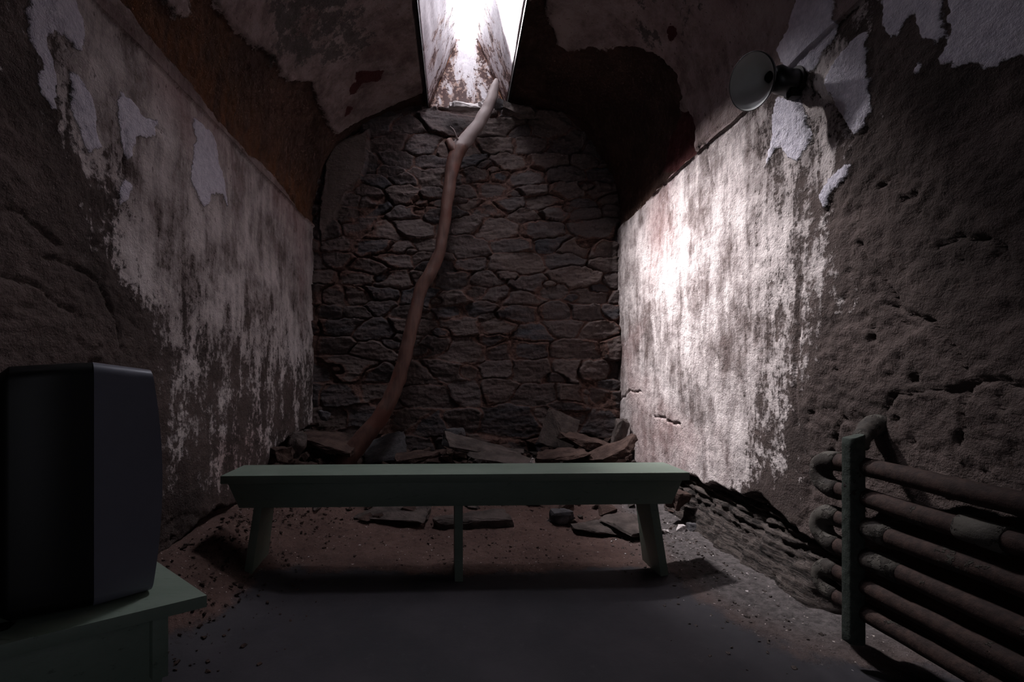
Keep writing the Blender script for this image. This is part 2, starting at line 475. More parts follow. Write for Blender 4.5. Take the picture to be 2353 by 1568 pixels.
def cracks(S, D, lines):
    r = np.full(S.shape, 1.0)
    for ln in lines:
        P = [hit(*p) for p in ln]
        for (ax, ay), (bx, by) in zip(P[:-1], P[1:]):
            ex, ey = bx-ax, by-ay
            t = np.clip(((S-ax)*ex+(D-ay)*ey)/(ex*ex+ey*ey+1e-12), 0, 1)
            r = np.minimum(r, np.hypot(S-ax-t*ex, D-ay-t*ey))
    return r
CR = [[(2353, 895), (2310, 868), (2260, 875), (2200, 900), (2150, 898), (2060, 905), (2035, 940), (2030, 1000)],
      [(2225, 900), (2215, 980), (2195, 1060)],
      [(2010, 430), (2040, 415), (2055, 395)], [(1640, 300), (1628, 345), (1630, 400), (1645, 450)],
      [(1700, 262), (1650, 305), (1600, 355), (1500, 445)],
      [(1850, 200), (1930, 270), (1955, 320)], [(1840, 230), (1855, 290), (1860, 330)],
      [(1420, 925), (1445, 900), (1475, 900)], [(1505, 958), (1530, 962)], [(1535, 970), (1562, 972), (1570, 1030)],
      [(1200+640, 640), (1838, 760), (1830, 980)], [(1975, 560), (1990, 600), (2040, 660), (2060, 730), (2100, 760)],
      [(2140, 570), (2200, 545), (2290, 560), (2353, 640)], [(2030, 700), (2140, 740), (2220, 860)],
      [(1880, 1090), (1905, 1060), (1925, 985), (1945, 960)],
      [(100, 590), (180, 615), (235, 650), (270, 740), (275, 800)], [(0, 640), (80, 660), (170, 720)],
      [(280, 300), (285, 400)], [(340, 280), (375, 310)], [(0, 480), (60, 500), (130, 560)]]

def shell_attrs(o, S, D, x, z, warp=True):
    wx = S+.026*fbm(S, D, 16, 5, 31, .65)+.04*fbm(S, D, 2.6, 2, 37); wy = D+.024*fbm(S, D, 16, 5, 41, .65)
    wh = union(WHITE, wx, wy); ws = union(WASH, wx, wy)
    mo = union(MOULD, wx, wy); rd = union(RED, wx, wy)
    return wh, ws, mo, rd

def make_shell(name, s0, s1, ns, y0, y1, ny, hole=False, extra_s=()):
    sv = np.linspace(s0, s1, ns)
    dv = np.linspace(y0, y1, ny)
    # finer where the picture looks closer: plain spacing is enough here
    for es in extra_s:
        sv[np.argmin(np.abs(sv-es))] = es
    S, D = np.meshgrid(sv, dv, indexing='ij')
    x, z = prof(S); nx, nz = prof_n(S)
    wh, ws, mo, rd = shell_attrs(None, S, D, x, z)
    right = (S > ZS+LV); left = (S < ZS)
    vault = ~(right | left)
    white_f = sstep(-.004, .004, wh)
    wash_f = sstep(-.01, .01, ws)
    rough = .016*fbm(S, D, 2.4, 3, 51)+.006*fbm(S, D, 9, 5, 61, .6)*(1-.6*wash_f)
    base = ~(wash_f > .5)
    rough += (1-white_f)*(1-wash_f)*(.007*fbm(S, D, 26, 3, 71)+.005*fbm(S, D, 60, 2, 77))+.0035*fbm(S, D, 30, 3, 78)
    # pits
    pit = sstep(.50, .75, fbm(S, D, 19, 4, 83))*(1-white_f)
    rough -= .014*pit*(1-.7*wash_f)
    cr = cracks(S+.012*fbm(S, D, 18, 3, 15), D+.012*fbm(S, D, 18, 3, 17), CR)
    rough -= .012*np.exp(-(cr/.006)**2)
    disp = rough+.007*white_f
    disp = np.where(vault, disp+.016*wash_f*(1-.0)+(1-wash_f)*(-.010+.016*fbm(S*1.0, D*1.0, 8, 4, 91)), disp+.003*wash_f)
    brick = np.where(vault, np.where(ws > 0, -.05, .05), -.05)
    foota = np.zeros_like(S)
    if name == 'wall_right':
        e = edge_right(D)
        below = sstep(.012, -.012, z-e)
        rel = np.clip((e-z)/np.maximum(e, .05), 0, 1)
        rad = sstep(1.62, 1.45, D)
        strata = .009*np.sin((z+.05*fbm(S, D, 3, 4, 7))*170)*sstep(.75, .2, rel)
        foot = -.05+.14*rel**1.3+strata+.03*fbm(S, D, 12, 4, 97)+.012*fbm(S, D, 40, 3, 98)
        deep = -.20+.03*fbm(S, D, 7, 3, 99)
        disp = disp*(1-below)+below*(foot*(1-rad)+deep*rad)
        wh = np.where(below > .5, -.2, wh); ws = np.where(below > .5, -.9, ws)
        brick = np.where((below > .5) & (rad > .5), .05, brick); foota = below*(1-rad)
    if name == 'wall_left':
        e = edge_left(D)
        below = sstep(.012, -.012, z-e)
        foot = -.06+.05*fbm(S, D, 11, 4, 97)
        disp = disp*(1-below)+below*foot
        wh = np.where(below > .5, -.2, wh); ws = np.where(below > .5, -.6, ws)
        brick = np.where(below > .5, .05, brick)
    P = np.stack([x+nx*disp, D, z+nz*disp], -1)
    keep = None
    if hole:
        # the slot for the skylight
        xc = (x[:-1, :-1]+x[1:, 1:])/2; yc = (D[:-1, :-1]+D[1:, 1:])/2; zc = z[:-1, :-1]
        keep = ~((xc > SX0) & (xc < SX1) & (yc > SY0) & (zc > 2.6))
        edge = (np.minimum(np.abs(x-SX0), np.abs(x-SX1)) < .03) & (D > SY0-.03)
        P[..., 2] = np.where((x > SX0-.03) & (x < SX1+.03) & (D > SY0-.03), np.maximum(P[..., 2], z), P[..., 2])
    o = grid_obj(name, P, M['shell'], keep, flip=True)
    rust = np.where(vault, sstep(.45, .0, np.minimum(np.abs(S-ZS), 9))*sstep(.5, 1.5, D), 0)
    rust = rust+np.where(vault & (x < CX), .35*sstep(-.1, .5, fbm(S, D, 2.5, 3, 3)), 0)
    if name == 'wall_left': rust = sstep(.30, 0, np.abs(D-1.75))*sstep(.5, .1, z)
    # the wash is faint towards the near part of both walls
    dens = np.where(vault, 1.0, 0.0)
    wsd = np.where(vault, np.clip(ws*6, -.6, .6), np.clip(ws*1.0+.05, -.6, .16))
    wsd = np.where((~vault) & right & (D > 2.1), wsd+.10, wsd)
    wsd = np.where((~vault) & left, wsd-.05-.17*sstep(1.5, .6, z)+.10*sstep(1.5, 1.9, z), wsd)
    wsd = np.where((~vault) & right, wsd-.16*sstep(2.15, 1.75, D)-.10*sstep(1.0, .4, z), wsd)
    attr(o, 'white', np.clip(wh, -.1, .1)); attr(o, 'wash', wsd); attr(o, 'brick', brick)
    attr(o, 'footing', foota); attr(o, 'vault_coat_shade', vault.astype(float)); attr(o, 'rust', np.clip(rust, 0, 1)); attr(o, 'mould', np.clip(mo*3, -.6, .25)); attr(o, 'red', np.clip(rd, -.1, .1))
    return structure(o)

# edges of the slot snapped on the vault's own lines
def s_at_x(x):
    k = np.argmin(np.abs(np.where(_vz > 2.6, _vx, 99)-x)); return ZS+float(_L[k])
make_shell('wall_left', -.05, ZS, 250, YF, YB+.02, 520)
make_shell('wall_right', ZS+LV, 2*ZS+LV+.05, 250, YF, YB+.02, 520)
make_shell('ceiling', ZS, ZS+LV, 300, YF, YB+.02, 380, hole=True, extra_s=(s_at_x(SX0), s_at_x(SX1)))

# ------------------------------------------------------------------ back wall of rubble stones
def make_back():
    nx_, nz_ = 420, 520
    xs = np.linspace(XL-.05, XR+.05, nx_); zs = np.linspace(-.05, 3.12, nz_)
    X, Z = np.meshgrid(xs, zs, indexing='ij')
    rnd = np.random.RandomState(11)
    seeds = []
    z = -.1
    while z < 3.2:
        h = rnd.choice([.07, .10, .13, .17, .22])*rnd.uniform(.85, 1.15)
        x = XL-.15-rnd.uniform(0, .2)
        while x < XR+.2:
            w = rnd.uniform(.10, .42)*(.75+h*2.2)
            seeds.append((x+w/2, z+h/2+rnd.uniform(-.045, .045), rnd.uniform(0, 1), rnd.uniform(.7, 1.15)))
            if rnd.rand() < .22: seeds.append((x+w, z+rnd.uniform(0, h), rnd.uniform(0, 1), 1.5))
            x += w
        z += h
    seeds = np.array(seeds)
    wx = X+.035*fbm(X, Z, 7, 3, 201)+.010*fbm(X, Z, 30, 3, 203); wz = Z+.022*fbm(X, Z, 8, 3, 202)+.008*fbm(X, Z, 30, 3, 204)
    f1 = np.full(X.shape, 9.); f2 = np.full(X.shape, 9.); i1 = np.zeros(X.shape, int)
    for i, (sx, sz, r, k) in enumerate(seeds):
        d = (np.abs(wx-sx)**2.4*.50+(np.abs(wz-sz)*1.75)**2.4)**(1/2.4)*k
        m = d < f1
        f2 = np.where(m, f1, np.minimum(f2, d)); i1 = np.where(m, i, i1); f1 = np.where(m, d, f1)
    e = f2-f1
    tone = seeds[i1, 2]
    sx, sz = seeds[i1, 0], seeds[i1, 1]
    rr = np.modf(tone*37.7)[0]; rt = np.modf(tone*91.3)[0]; rq = np.modf(tone*17.9)[0]
    body = sstep(.002, .026, e)
    h = body*(.010+.036*rr)+body*((rt-.5)*.36*(X-sx)+(rq-.3)*.55*(Z-sz))
    h += body*(.014*fbm(X*.45, Z*1.6, 17, 4, 210)+.006*fbm(X, Z, 50, 3, 211))+(1-body)*.010*fbm(X, Z, 24, 3, 212)
    h += .03*fbm(X, Z, 1.6, 2, 213)
    mort = 1-sstep(.004, .022, e)
    fillm = sstep(-.1, .35, fbm(X, Z, 2.1, 3, 260))
    h += (1-body)*fillm*.022
    # reddish mortar smeared over the stones in places
    sm = sstep(.0, .35, fbm(X, Z, 3.6, 4, 220))
    mort = np.maximum(mort, sm*.75*sstep(.09, .03, e))
    # old plaster clinging to the top left corner, and a lip under the vault
    def w(px, py): return ((px-VX)/F*YB, CH+(VY-py)/F*YB)
    P = np.array([w(*p) for p in [(740, 560), (745, 380), (775, 335), (850, 300), (845, 360), (830, 420), (790, 455), (770, 520)]])
    pl = sdf(P, X+.03*fbm(X, Z, 8, 3, 5), Z+.03*fbm(X, Z, 8, 3, 6)).reshape(X.shape)
    pf = sstep(-.01, .01, pl)
    h = h*(1-pf)+pf*(.05+.01*fbm(X, Z, 8, 3, 230))
    q = np.clip((np.abs(X-CX)/VA), 0, 1.2)**VN+np.clip((Z-ZS)/VB, 0, 2)**VN
    lip = sstep(.86, .93, q)*(Z > ZS-.02)*sstep(-.2, .25, fbm(X, Z, 4, 3, 240))*sstep(1.0, .4, np.abs(X-.35))
    h = h+lip*.06
    # jambs: rough upright edges beside both corners
    jam = np.maximum(sstep(.07, .03, X-XL), sstep(.06, .02, XR-X))
    h = h+jam*.03*(.5+fbm(X, Z, 5, 3, 250))
    slot = (X > SX0-.05) & (X < SX1+.05)
    h = np.where(slot, h*sstep(2.985, 2.955, Z)-.08*sstep(2.955, 2.99, Z), h)
    Pm = np.stack([X, YB-h, Z], -1)
    o = grid_obj('wall_back', Pm, M['stone'], flip=False)
    attr(o, 'stone_tone', tone); attr(o, 'mortar', mort); attr(o, 'patch', np.clip(pl, -.1, .1))
    structure(o)
make_back()

# ------------------------------------------------------------------ floor
def floor_h(X, Y):
    X = np.asarray(X, float); Y = np.asarray(Y, float)
    n = fbm(X, Y, 3, 4, 300)
    back = sstep(2.35, 3.3, Y+.15*n)*.11
    rt = sstep(XR-.50+.12*n, XR-.05, X)*.06*sstep(1.0, 1.8, Y)
    lf = sstep(XL+.45+.12*n, XL+.0, X)*.19*sstep(1.2, 1.75, Y)
    hh = back+rt+lf
    dirt = np.clip(sstep(1.86, 2.15, Y+.12*n)+rt*26+lf*12, 0, 1)
    return hh+dirt*(.010*fbm(X, Y, 9, 4, 310)+.006*fbm(X, Y, 30, 3, 311))+.002*fbm(X, Y, 4, 2, 312), dirt, rt
def make_floor():
    xs = np.linspace(XL-.15, XR+.15, 330); ys = np.linspace(YF, YB+.03, 560)
    X, Y = np.meshgrid(xs, ys, indexing='ij')
    h, dirt, rt = floor_h(X, Y)
    o = grid_obj('floor', np.stack([X, Y, h], -1), M['floor'], flip=False)
    attr(o, 'dirt', dirt); attr(o, 'grey', np.clip(rt*26+.0, 0, 1))
    structure(o)
make_floor()
def fz(x, y): return float(floor_h(np.array([x]), np.array([y]))[0][0])

# front wall behind the camera, with the doorway that the cool light comes through
bm = bmesh.new()
for (x0, x1, z0, z1) in ((XL-.1, -.45, -.05, 3.1), (.35, XR+.1, -.05, 3.1), (-.45, .35, 1.75, 3.1)):
    box(bm, ((x0+x1)/2, YF-.1, (z0+z1)/2), (x1-x0, .2, z1-z0))
structure(bm_obj('wall_front', bm, mat_simple('limewashed_front_wall', (120, 108, 102), (150, 138, 132), .95)))

# ------------------------------------------------------------------ skylight well
TZ, TY0, TY1, TX0, TX1 = 3.576, 1.62, 3.68, 0.0, .165
def make_skylight():
    root = thing('window_1', 'rusted white skylight well cut into the vault above the stone wall', 'skylight')
    root['kind'] = 'structure'
    del root['category']
    bz = 2.985
    def face(a, b, c, d, n, m, fr):
        vs = []
        at_ = []
        for i in range(n+1):
            for j in range(m+1):
                u, v = i/n, j/m
                p = (Vector(a)*(1-u)+Vector(b)*u)*(1-v)+(Vector(d)*(1-u)+Vector(c)*u)*v
                vs.append(p); at_.append(fr(u, v))
        fs = [(i*(m+1)+j, (i+1)*(m+1)+j, (i+1)*(m+1)+j+1, i*(m+1)+j+1) for i in range(n) for j in range(m)]
        return vs, fs, at_
    b0 = (SX0, YB+.03, bz); b1 = (SX1, YB+.03, bz); b2 = (SX1-.01, SY0, bz); b3 = (SX0, SY0, bz)
    t0 = (TX0, TY1, TZ); t1 = (TX1, TY1, TZ); t2 = (TX1, TY0, TZ); t3 = (TX0, TY0, TZ)
    for nm, (p, q, r, s_) in {'back_panel': (b0, b1, t1, t0), 'side_panel': (b3, b0, t0, t3), 'side_panel.001': (b1, b2, t2, t1), 'front_panel': (b2, b3, t3, t2)}.items():
        if nm == 'back_panel': fr = lambda u, v: .62-.5*v+.5*max(0, u-.6)*(1-v)
        elif nm == 'side_panel': fr = lambda u, v: .75*max(0, (u-.55)/.45)*(1-v*.6)-.08
        else: fr = lambda u, v: .75*max(0, (.35-u)/.35)*(1-v*.6)-.08
        vs, fs, av = face(p, q, r, s_, 30, 30, fr)
        nrm = (Vector(q)-Vector(p)).cross(Vector(s_)-Vector(p)).normalized()
        vs = [v+nrm*.006*mnoise.fractal(v*9, 1, 2, 3) for v in vs]
        o = mesh_obj(nm, vs, fs, M['enamel'], root)
        attr(o, 'rusting', av)
        sol = o.modifiers.new('thick', 'SOLIDIFY'); sol.thickness = .006; sol.offset = 0
    # dark angle-iron frame around the mouth of the well
    bm = bmesh.new()
    for x in (SX0-.006, SX1+.004):
        box(bm, (x, (SY0+YB)/2-.02, bz-.008), (.014, YB-SY0-.03, .05))
    box(bm, ((SX0+SX1)/2, SY0, bz-.005), (SX1-SX0, .014, .045))
    bm_obj('frame', bm, M['iron'], root)
    # seams between the panels
    bm = bmesh.new()
    for a, b in ((b0, t0), (b1, t1)):
        vs, fs = tube([Vector(a), Vector(b)], .005, 8)
        vv = [bm.verts.new(v) for v in vs]
        for f in fs: bm.faces.new([vv[i] for i in f])
    bm_obj('seam', bm, mat_simple('rusted_seam', (120, 74, 50), (150, 104, 76), .8), root)
    # pane of milky glass lit by the sky
    t = NT('skylit_milk_glass')
    t.b.inputs['Base Color'].default_value = (.9, .93, 1, 1)
    t.b.inputs['Emission Color'].default_value = (.93, .96, 1, 1); t.b.inputs['Emission Strength'].default_value = 8
    bm = bmesh.new(); box(bm, ((TX0+TX1)/2, (TY0+TY1)/2, TZ+.006), (TX1-TX0+.01, TY1-TY0+.01, .008))
    bm_obj('pane', bm, t.m, root)
make_skylight()

# ------------------------------------------------------------------ bench
def make_bench():
    rz = math.atan2(.065, 1.93)
    fl = at(505, 1095, 1.84)
    root = thing('bench', 'long green painted wooden bench standing across the cell before the stone wall', 'bench', ((-.959+.969)/2, 1.872+.11, 0), rz)
    L, W, zt, th = 1.93, .225, .452, .033
    h = L/2
    bm = bmesh.new(); box(bm, (0, 0, zt-th/2), (L, W, th)); bevel(bm, .0025)
    bm_obj('seat', bm, M['green'], root, auto=.6)
    for sy in (-1, 1):
        y0 = sy*(W/2-.022); y1 = sy*(W/2-.022-.024)
        bm = bmesh.new()
        zb, zu = zt-th-.104, zt-th
        hexa(bm, [(-h+.065, y0, zb), (h-.065, y0, zb), (h-.065, y1, zb), (-h+.065, y1, zb)],
                 [(-h+.018, y0, zu), (h-.018, y0, zu), (h-.018, y1, zu), (-h+.018, y1, zu)])
        bevel(bm, .002)
        bm_obj('apron', bm, M['green'], root, auto=.6)
    for sx in (-1, 0, 1):
        xt, xb = sx*.815, sx*.872
        t_ = .017
        z0 = -.004
        y0, y1 = -W/2+.042, W/2-.042
        bm = bmesh.new()
        hexa(bm, [(xb-t_, y0-.02, z0), (xb+t_, y0-.02, z0), (xb+t_, y1+.02, z0), (xb-t_, y1+.02, z0)],
                 [(xt-t_, y0, zt-th), (xt+t_, y0, zt-th), (xt+t_, y1, zt-th), (xt-t_, y1, zt-th)])
        bevel(bm, .002)
        bm_obj('leg', bm, M['green'], root, auto=.6)
make_bench()

# ------------------------------------------------------------------ stand with the television, bottom left
ZT = .42
def tp(px, py): return at(px, py, (CH-ZT)*F/(py-VY))
def make_stand():
    A = tp(476, 1368)                       # the corner pointing right
    uf = (tp(0, 1483)-A); uf.z = 0; uf.normalize()
    vf = (tp(360, 1290)-A); vf.z = 0; vf.normalize()
    root = thing('stand', 'green painted wooden stand carrying the television at the left', 'stand', (A.x, A.y, 0))
    Lf, Lv, th = .40, .36, .024
    def q(a, b, z): return tuple(uf*a+vf*b+Vector((0, 0, z)))
    def slab(nm, pts2, z0, z1, w=.0015):
        bm = bmesh.new()
        hexa(bm, [q(a, b, z0) for a, b in pts2], [q(a, b, z1) for a, b in pts2]); bevel(bm, w)
        return bm_obj(nm, bm, M['green'], root, auto=.6)
    slab('top', [(0, 0), (Lf, 0), (Lf, Lv), (0, Lv)], ZT-th, ZT)
    i = .040
    slab('front_panel', [(.062, i), (Lf-.03, i), (Lf-.03, i+.018), (.062, i+.018)], 0, ZT-th)
    slab('side_panel', [(.062, i+.02), (.080, i+.02), (.080, Lv-.05), (.062, Lv-.05)], 0, ZT-th)
    slab('side_panel', [(Lf-.05, i+.02), (Lf-.03, i+.02), (Lf-.03, Lv-.05), (Lf-.05, Lv-.05)], 0, ZT-th)
    slab('back_panel', [(.062, Lv-.05), (Lf-.03, Lv-.05), (Lf-.03, Lv-.03), (.062, Lv-.03)], 0, ZT-th)
    slab('corner_cleat', [(.058, i-.018), (.084, i-.018), (.084, i), (.058, i)], ZT-th-.125, ZT-th)
    return A, uf, vf
A_, uf, vf = make_stand()

def make_tv():
    # the near bottom line of the set runs along its side; the tube faces away to the right
    P0 = tp(350, 1367); P1 = tp(216, 1406)
    u = (P1-P0); u.z = 0; lb = u.length; u.normalize()          # towards the rear of the set
    v = Vector((u.y, -u.x, 0))
    if v.dot(vf) < 0: v = -v
    root = thing('television', 'old silver and black tube television on the green stand', 'television', (P0.x, P0.y, ZT))
    W = .40
    # heights from the picture
    def zz(px, py, P):  # height over the stand of a pixel above point P
        return CH+(VY-py)/F*P.y-ZT
    H1 = zz(222, 832, P1); H0 = zz(355, 850, P0)
    def ring(a, z0, z1, inset, r=.03, n=5, bul=0):
        pts = []
        cs = [(inset+r, z0+r, 180, 270), (W-inset-r, z0+r, 270, 360), (W-inset-r, z1-r, 0, 90), (inset+r, z1-r, 90, 180)]
        loop = []
        for cx, cz, a0, a1 in cs:
            for k in range(n+1):
                t = math.radians(a0+(a1-a0)*k/n)
                loop.append((cx+r*math.cos(t), cz+r*math.sin(t)))
            if a0 in (270, 90):
                pz = z0+r if a0 == 270 else z1-r; qz = z1-r if a0 == 270 else z0+r
                if a0 == 270: loop += [(loop[-1][0], pz+(qz-pz)*m/14) for m in range(1, 14)]
            if a0 == 90:
                loop += [(loop[-1][0], z1-r+(z0-z1+2*r)*m/14) for m in range(1, 14)]
        for y, z in loop:
            if 1:
                zn = (z-(z0+z1)/2)/((z1-z0)/2)
                aa = a-bul*(1-zn*zn)
                pts.append(u*aa+v*y+Vector((0, 0, z)))
        return pts
    def loft(nm, rings, mat, par=root, cap0=True, cap1=True):
        bm = bmesh.new()
        rows = [[bm.verts.new(p) for p in r] for r in rings]
        n = len(rows[0])
        for a, b in zip(rows[:-1], rows[1:]):
            for k in range(n): bm.faces.new((a[k], a[(k+1) % n], b[(k+1) % n], b[k]))
        if cap0: bm.faces.new(rows[0][::-1])
        if cap1: bm.faces.new(rows[-1])
        return bm_obj(nm, bm, mat, par, auto=.7)
    zb = .004
    # silver housing with a bowed front edge
    rings = [ring(.0+.018, zb+.02, H0-.02, .02, .02, bul=.017), ring(.0, zb, H0, .002, .02, bul=.018), ring(lb*.35, zb, H0+(H1-H0)*.35, 0, .022, bul=.010), ring(lb, zb, H1, 0, .022)]
    loft('front_housing', rings, M['tvgrey'])
    # black rear shell drawn in towards the back
    Lr = .16
    rings = [ring(lb+.0005, zb+.001, H1-.001, .0008, .022), ring(lb+.03, zb+.003, H1-.002, .002, .024), ring(lb+.112, zb+.012, H1-.010, .004, .024), ring(lb+.124, zb+.018, H1-.022, .012, .03),
             ring(lb+.134, zb+.03, H1-.06, .03, .035), ring(lb+Lr, zb+.05, H1-.14, .09, .035)]
    loft('rear_shell', rings, M['tvblack'])
    # picture tube on the far side, in its bezel
    rings = [ring(.012, .06, H0-.05, .045, .03, bul=.017), ring(-.004, .065, H0-.055, .05, .03, bul=.018), ring(-.016, .12, H0-.11, .11, .03, bul=.017)]
    loft('screen', rings, M['tvglass'])
    for a in (.03, lb+.12):
        for b in (.04, W-.07):
            bm = bmesh.new(); c = u*a+v*b
            bmesh.ops.create_cone(bm, cap_ends=True, segments=14, radius1=.011, radius2=.012, depth=.006, matrix=Matrix.Translation((c.x, c.y, .003)))
            bm_obj('foot', bm, M['tvblack'], root, auto=.6)
make_tv()

# ------------------------------------------------------------------ branch leaning from the rubble into the skylight
def make_branch():
    raw = [(752, 1120, 3.10, 29), (785, 1075, 3.12, 24), (812, 1036, 3.13, 23), (845, 995, 3.15, 21), (878, 952, 3.17, 19.5), (908, 892, 3.2, 17), (928, 830, 3.22, 16),
           (942, 770, 3.24, 16), (955, 715, 3.26, 15.5), (968, 662, 3.28, 15), (990, 625, 3.29, 15), (1008, 585, 3.3, 13), (1017, 540, 3.31, 13), (1026, 480, 3.32, 13.5), (1034, 420, 3.33, 15),
           (1042, 378, 3.34, 16), (1052, 345, 3.35, 19), (1074, 318, 3.36, 15.5), (1098, 287, 3.37, 14.5), (1116, 258, 3.38, 14), (1129, 228, 3.39, 13), (1137, 200, 3.4, 10), (1141, 184, 3.41, 5)]
    pts = [at(x, y, d) for x, y, d, r in raw]
    rad = [r/F*d for x, y, d, r in raw]
    sp = spline(pts, 7)
    rs = [float(np.interp(i/7, range(len(rad)), rad)) for i in range(len(sp))]
    vs, fs = tube(sp, rs, 22, .14, 3)
    o = mesh_obj('branch', vs, fs, M['wood'])
    zs = np.array([v[2] for v in vs])
    attr(o, 'daylit', sstep(2.45, 2.62, zs)+.3*np.exp(-((zs-1.5)/.08)**2))  # top end painted paler as if daylit, plus a faint pale spot lower down
    tag(o, 'crooked leafless branch leaning from the rubble up into the skylight', 'branch')
    st = spline([at(1052, 362, 3.35), at(1042, 345, 3.34), at(1035, 332, 3.33), at(1029, 323, 3.33)], 5)
    vs, fs = tube(st, [.050-.0012*i for i in range(len(st))], 14, .35, 9)
    k = mesh_obj('broken_stub', vs, fs, M['wood'], o)
    attr(k, 'daylit', np.zeros(len(vs))); k['label'] = 'dark broken stub of a side branch'
    st = spline([at(1058, 330, 3.34), at(1050, 318, 3.30), at(1043, 300, 3.26), at(1034, 290, 3.25)], 4)
    vs, fs = tube(st, [.012, .011, .010, .009, .008, .007, .006, .006, .005, .005, .004, .003, .003][:len(st)], 8)
    k = mesh_obj('twig', vs, fs, M['wood'], o); attr(k, 'daylit', np.ones(len(vs)))
make_branch()

# ------------------------------------------------------------------ horn-shaped wall lamp
def lathe(profile, seg=40):
    vs, fs = [], []
    n = len(profile)
    for (r, h) in profile:
        for k in range(seg):
            a = 2*math.pi*k/seg
            vs.append(Vector((r*math.cos(a), r*math.sin(a), h)))
    for i in range(n-1):
        for k in range(seg):
            fs.append((i*seg+k, i*seg+(k+1) % seg, (i+1)*seg+(k+1) % seg, (i+1)*seg+k))
    return vs, fs
def make_lamp():
    wallp = Vector((XR, 1.69, 1.945))
    root = thing('wall_lamp', 'dark wall lamp with a round grey shade sticking out of the peeling right wall', 'lamp', wallp)
    mouth = at(1727, 188, 1.675)-wallp
    nrm = Vector((-.90, -.17, -.33)).normalized()
    R = nrm.to_track_quat('Z', 'Y').to_matrix().to_4x4()
    T = Matrix.Translation(mouth) @ R @ Matrix.Scale(.855, 4)
    D = .100
    prof_o = [(.024, -D-.012), (.029, -D+.004), (.042, -D+.022), (.064, -.055), (.088, -.032), (.105, -.013), (.111, -.002), (.1115, .002), (.1125, .0045), (.1105, .006), (.1085, .0045)]
    vs, fs = lathe(prof_o, 56)
    mesh_obj('shade', [T @ v for v in vs], fs, M['lampdark'], root)
    prof_i = [(.1086, .0045), (.106, -.004), (.096, -.015), (.077, -.034), (.054, -.058), (.034, -.076), (.024, -.088), (.0225, -.098)]
    vs, fs = lathe(prof_i, 56)
    o = mesh_obj('shade_lining', [T @ v for v in vs], fs, M['lampgrey'], root); o['label'] = 'smooth grey inside of the shade'
    bm = bmesh.new()
    bmesh.ops.create_cone(bm, cap_ends=True, segments=24, radius1=.022, radius2=.018, depth=.02, matrix=T @ Matrix.Translation((0, 0, -.098)))
    bm_obj('socket', bm, M['iron'], root, auto=.6)
    end = T @ Vector((0, 0, -D))
    st = Vector((.02, 0, 0))
    vs, fs = tube([st, st*.2+Vector((-.03, 0, 0)), Vector((-.06, 0, .004)), Vector((end.x+.015, end.y+.002, end.z)), end], [.045, .045, .043, .041, .030], 28, .03)
    mesh_obj('pipe', vs, fs, M['lampdark'], root)
    bm = bmesh.new()
    Rx = Matrix.Rotation(math.radians(90), 4, 'Y')
    bmesh.ops.create_cone(bm, cap_ends=True, segments=30, radius1=.054, radius2=.050, depth=.022, matrix=Matrix.Translation((-.012, 0, 0)) @ Rx)
    bevel(bm, .002)
    bm_obj('flange', bm, M['iron'], root, auto=.6)
    bm = bmesh.new(); box(bm, (-.03, -.015, -.052), (.04, .03, .03)); bevel(bm, .006)
    bm_obj('clamp', bm, M['iron'], root, auto=.6)
make_lamp()

